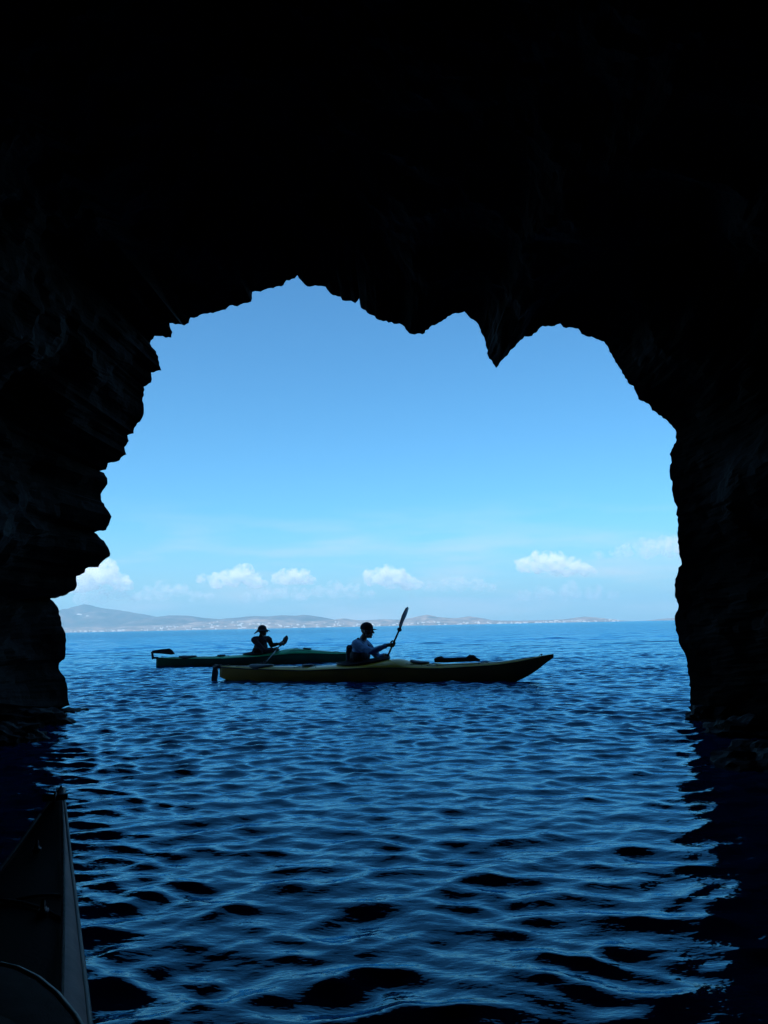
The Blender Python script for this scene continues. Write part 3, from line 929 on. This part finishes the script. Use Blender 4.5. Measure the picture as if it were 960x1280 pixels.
class Hill:
    def __init__(s, pts, y, depth, m, label, seed):
        s.y, s.dp, s.seed = y, depth, seed
        w = [at_y(px, py, y) for px, py in pts]
        s.xs = [p.x for p in w]; s.hs = [max(0.0, p.z) for p in w]
        nx = int((s.xs[-1] - s.xs[0]) / 35); nv = 44
        V, F = [], []
        for i in range(nx + 1):
            x = s.xs[0] + (s.xs[-1] - s.xs[0]) * i / nx
            for j in range(nv + 1):
                v = 2 * j / nv
                V.append((x, s.y + (v - 1) * s.dp, s.z(x, v)))
        for i in range(nx):
            for j in range(nv):
                a = i * (nv + 1) + j; F.append((a, a + nv + 1, a + nv + 2, a + 1))
        o = mesh('hills', V, F, m, smooth=True)
        tag(o, label, 'hills', kind='structure')
    def z(s, x, v):
        h = float(np.interp(x, s.xs, s.hs))
        k = math.sin(min(v, 2 - v) * math.pi / 2) ** 1.1
        nn = noise.fractal(Vector((x * 0.0022, v * 1.6, s.seed)), 0.9, 2.1, 5)
        cut = 1 - abs(nn) * 0.55 * (1 - abs(1 - v)) ** 0 * (0.25 + 0.75 * math.sin(min(v, 2 - v) * math.pi))
        return h * k * (1 + 0.03 * nn) * (cut if abs(v - 1) > 0.05 else 1) - 2.5 * (1 - k)
FAR = Hill([(-300, 786), (-150, 776), (-60, 770), (0, 768), (30, 768), (60, 767), (78, 764), (90, 760), (97, 758.5), (108, 756), (116, 758.5), (129, 761), (140, 762), (152, 763.5), (179, 768), (215, 775), (262, 787)],
     10400, 1500, M['hill_far'], 'hazy blue mountain, highest of the far shore', 1.3)
Hill([(145, 790), (165, 777), (188, 772), (211, 769), (234, 769.5), (252, 772), (275, 774), (300, 772), (317, 770), (335, 770.5), (353, 769), (370, 770), (381, 768.5), (399, 771), (427, 776), (460, 779), (505, 783)],
     9600, 1200, M['hill_far'], 'blue rolling hills behind the sprawling shore town', 4.1)
C = Hill([(-300, 796), (-80, 788), (40, 786), (100, 784), (160, 783), (220, 781), (250, 777.5), (300, 775.5), (330, 773.5), (375, 777), (410, 776), (429, 773), (449, 775.6), (480, 774), (500, 774.5), (513, 772.5), (524, 770), (534, 768.3), (547, 771.2),
      (569, 773), (586, 770.3), (601, 772.6), (617, 775.6), (647, 776), (680, 775.2), (707, 774), (730, 770.8), (747, 772.2), (759, 775), (775, 777.4), (792, 779.4)],
     8600, 900, M['hill_near'], 'low dry pinkish hills along the far shore dotted with white houses', 7.7)
Dh = Hill([(808, 779), (815, 776.5), (822, 775), (838, 772.6), (850, 773.5), (880, 772), (960, 766), (1100, 764), (1300, 770)],
     8600, 900, M['hill_near'], 'low headland of the far shore beside the cave wall', 9.9)

# white houses on the far shore
M['white'] = mat('whitewash', (0.66, 0.64, 0.60), 0.9, 0.2, 0.3, (0.58, 0.55, 0.52))
M['dark_glass'] = mat('shutter_blue', (0.05, 0.09, 0.15), 0.6)
def house_meshes():
    out = []
    for (w, d, h, w2, h2) in ((16, 11, 7, 9, 3.2), (26, 12, 6.5, 11, 3.2), (12, 10, 9, 6, 3), (38, 13, 7, 14, 3.4)):
        a, b = box(0, 0, h / 2 - 3, w, d, h + 6, 0, 0.0), box(-w * 0.15, 1, h + h2 / 2 - 0.1, w2, d * 0.7, h2)
        par = [box(0, -d / 2 + 0.2, h + 0.35, w, 0.4, 0.7), box(0, d / 2 - 0.2, h + 0.35, w, 0.4, 0.7)]
        nwin = max(2, int(w / 5)); wv = []
        for k in range(nwin):
            for lv in range(int(h // 3)):
                wv.append(box(-w / 2 + (k + .5) * w / nwin, -d / 2 - 0.03, 1.7 + lv * 3, 1.3, 0.12, 1.5))
        base = join(a, b, *par); vs, fs = join(base, *wv)
        me = bpy.data.meshes.new('walls'); me.from_pydata([tuple(v) for v in vs], [], fs)
        me.materials.append(M['white']); me.materials.append(M['dark_glass'])
        me.polygons.foreach_set('material_index', [0 if i < len(base[1]) else 1 for i in range(len(fs))])
        out.append((me, None))
    return out
HM = house_meshes()
def town():
    rnd = random.Random(21)
    n = 0
    wall0 = []
    clusters = [(85, 160, 26, .02, .22), (160, 300, 30, .02, .35), (300, 430, 40, .02, .5), (430, 560, 34, .02, .3), (560, 680, 44, .02, .25), (680, 770, 30, .02, .5),
                (250, 350, 18, .3, .8), (205, 235, 8, .3, .6)]
    HL_ = ['tiny white flat-roofed house on the far shore below the hazy mountain', 'tiny white house on the far shore above the stern of the green kayak',
           'tiny white house on the far shore between the two paddlers', 'tiny white house on the far shore near the raised paddle blade',
           'tiny white house on the low far shore beyond the bow of the yellow kayak']
    cnt = 0
    for (p0, p1, num, v0, v1) in clusters:
        for _ in range(num):
            px = rnd.uniform(p0, p1); v = v0 + (v1 - v0) * rnd.random() ** 1.8
            y = C.y + (v - 1) * C.dp
            x = at_y(px, 700, y).x
            z = C.z(x, v)
            if z < 0.5: z = 0.5
            k = rnd.choice((0, 0, 1, 2, 3))
            o = bpy.data.objects.new('house', HM[k][0]); COL.objects.link(o)
            sc = rnd.uniform(0.6, 1.05)
            o.location = (x, y, z + 1); o.rotation_euler = (0, 0, rnd.uniform(-0.5, 0.5)); o.scale = (sc, sc, sc)
            tag(o, HL_[0 if p1 <= 160 else 1 if p1 <= 300 else 2 if p1 <= 430 else 3 if p1 <= 560 else 4], 'house', 'white houses of the far shore town')
            cnt += 1
    # brighter pair of long pale blocks on the mountain slope
    for (px, v, sc, lab) in ((99, 0.52, (1.5, 1.3, 1.4), 'long white building on the slope of the hazy blue mountain'),
                             (109, 0.50, (0.9, 1.2, 1.2), 'shorter pale building next to the long one on the blue mountain')):
        y = 10400 + (v - 1) * 1500
        o = bpy.data.objects.new('house', HM[3][0]); COL.objects.link(o)
        p = at_y(px, 779.5, y)
        o.location = (p.x, y, FAR.z(p.x, v) + 1); o.scale = sc
        tag(o, lab, 'building')


town()

# ------------------------------------------------------------------ clouds: separate small cumulus far beyond the haze
def cloud_mat(dens, lo=0.40, hi=0.58):
    m = bpy.data.materials.new('cumulus'); m.use_nodes = True
    n = m.node_tree.nodes; l = m.node_tree.links; n.clear()
    o = n.new('ShaderNodeOutputMaterial'); v = n.new('ShaderNodeVolumePrincipled')
    v.inputs['Color'].default_value = (0.995, 0.995, 0.995, 1)
    v.inputs['Anisotropy'].default_value = 0.1
    t = n.new('ShaderNodeTexCoord'); z = n.new('ShaderNodeTexNoise')
    z.inputs['Scale'].default_value = 0.0075; z.inputs['Detail'].default_value = 4; z.inputs['Roughness'].default_value = 0.6
    l.new(t.outputs['Object'], z.inputs['Vector'])
    r = n.new('ShaderNodeMapRange'); r.inputs['From Min'].default_value = lo; r.inputs['From Max'].default_value = hi; r.inputs['To Max'].default_value = dens
    l.new(z.outputs['Fac'], r.inputs['Value']); l.new(r.outputs[0], v.inputs['Density'])
    l.new(v.outputs[0], o.inputs['Volume'])
    return m
CM, CT = cloud_mat(0.015, 0.41, 0.70), cloud_mat(0.0048, 0.42, 0.72)
def cloud(pts, y, seed, label, m=CM, base=None):
    """pts: (px, py, r_px) puffs"""
    rnd = random.Random(seed)
    bm = bmesh.new()
    k = y / F_PX
    c0 = at_y(pts[0][0], pts[0][1], y)
    for (px, py, r) in pts:
        c = at_y(px, py, y) - c0
        n = 7
        r *= 1.3
        ell(bm, c, (r * k, r * k * 0.9, r * k * 0.8))
        for _ in range(n):
            a, e = rnd.uniform(0, 2 * math.pi), rnd.uniform(-0.25, 1.2)
            rr = r * k * rnd.uniform(0.28, 0.55)
            q = Vector((math.cos(a) * math.cos(e), math.sin(a) * math.cos(e), math.sin(e) * 0.85)) * r * k * 0.85
            ell(bm, c + q, (rr, rr, rr * 0.85))
    bmesh.ops.recalc_face_normals(bm, faces=bm.faces[:])
    me = bpy.data.meshes.new('tmp'); bm.to_mesh(me); bm.free()
    nm = remeshed(me, 14.0)
    push_out(nm, lambda p: 45 * noise.fractal(p * 0.006 + Vector((seed, 0, 0)), 0.75, 2.1, 5))
    if base is not None:
        zb = at_y(pts[0][0], base, y).z - c0.z
        for v in nm.vertices:
            if v.co.z < zb: v.co.z = zb + (v.co.z - zb) * 0.25
    nm.materials.clear(); nm.materials.append(m); nm.name = 'cloud'
    c = link('cloud', nm); c.location = c0
    tag(c, label, 'cloud', 'small white clouds low in the sky')
YC = 15500
cloud([(112, 722, 17), (132, 718, 14), (146, 726, 10), (96, 732, 12), (158, 733, 7)], YC, 1, 'tall white cloud piled up against the cave edge above the mountain', base=741)
cloud([(290, 722, 12), (303, 718, 11), (272, 727, 9), (315, 728, 9), (250, 724, 5), (325, 731, 6)], YC, 2, 'white puffy cloud between the mountain and the paddler in the sun hat', base=736)
cloud([(362, 722, 10), (350, 724, 8), (376, 723, 9), (386, 727, 6)], YC, 3, 'smallest round white cloud between two wider ones', base=731)
cloud([(478, 720, 12), (492, 724, 12), (466, 722, 10), (508, 729, 10), (522, 732, 6)], YC, 4, 'bright white cloud above the cap of the yellow kayak paddler', base=738)
cloud([(675, 704, 12), (692, 706, 13), (712, 709, 11), (658, 707, 10), (730, 713, 8), (742, 715, 5)], YC, 5, 'widest flat-based white cloud, standing alone above the low headlands', base=722)
cloud([(420, 738, 11), (440, 741, 9), (400, 739, 8), (460, 743, 6)], YC + 600, 6, 'faint thin cloud wisp below the bright white one', CT)
cloud([(575, 730, 10), (555, 732, 8), (598, 732, 8), (538, 735, 7), (615, 735, 5)], YC + 600, 7, 'faint low cloud wisp beyond the raised paddle', CT)
cloud([(810, 686, 12), (840, 683, 13), (778, 690, 9), (868, 686, 13), (748, 694, 6)], YC + 900, 8, 'pale stretched cloud touching the straight cave wall', CT)
cloud([(205, 740, 11), (224, 737, 9), (186, 741, 9), (242, 745, 7), (262, 747, 6)], YC + 600, 9, 'faint ragged cloud over the blue hills next to the mountain', CT)

cloud([(125, 744, 11), (148, 742, 10), (105, 748, 10), (168, 747, 7)], YC + 500, 10, 'pale flat cloud bank under the tall cloud at the cave edge', CT)
cloud([(330, 744, 9), (352, 742, 8), (374, 744, 9), (308, 747, 6)], YC + 900, 11, 'thin pale cloud bank under the smallest round cloud', CT)
cloud([(680, 742, 9), (712, 740, 11), (742, 743, 9), (655, 745, 7), (765, 745, 6)], YC + 900, 12, 'thin pale cloud bank under the widest flat-based cloud', CT)

# ------------------------------------------------------------------ haze
def haze():
    top = 385.0
    vs = [(x, y, z) for x in (-12500, 12500) for y in (-12500, 12500) for z in (-3.0, top)]
    fs = [(0, 1, 3, 2), (4, 6, 7, 5), (0, 4, 5, 1), (2, 3, 7, 6), (0, 2, 6, 4), (1, 5, 7, 3)]
    m = bpy.data.materials.new('sea_haze'); m.use_nodes = True
    n = m.node_tree.nodes; l = m.node_tree.links; n.clear()
    o = n.new('ShaderNodeOutputMaterial'); v = n.new('ShaderNodeVolumePrincipled')
    v.inputs['Color'].default_value = (0.50, 0.84, 1.0, 1)
    v.inputs['Density'].default_value = 0.00010
    v.inputs['Anisotropy'].default_value = 0.2
    l.new(v.outputs[0], o.inputs['Volume'])
    h = mesh('haze', vs, fs, m, smooth=False)
    tag(h, 'pale blue sea haze over the water and the far shore', 'haze', kind='stuff')
haze()
print('YL', YL, 'GL', GL, 'angles', math.degrees(y_rz), math.degrees(g_rz), 'yloc', y_loc[:], 'gloc', g_loc[:])
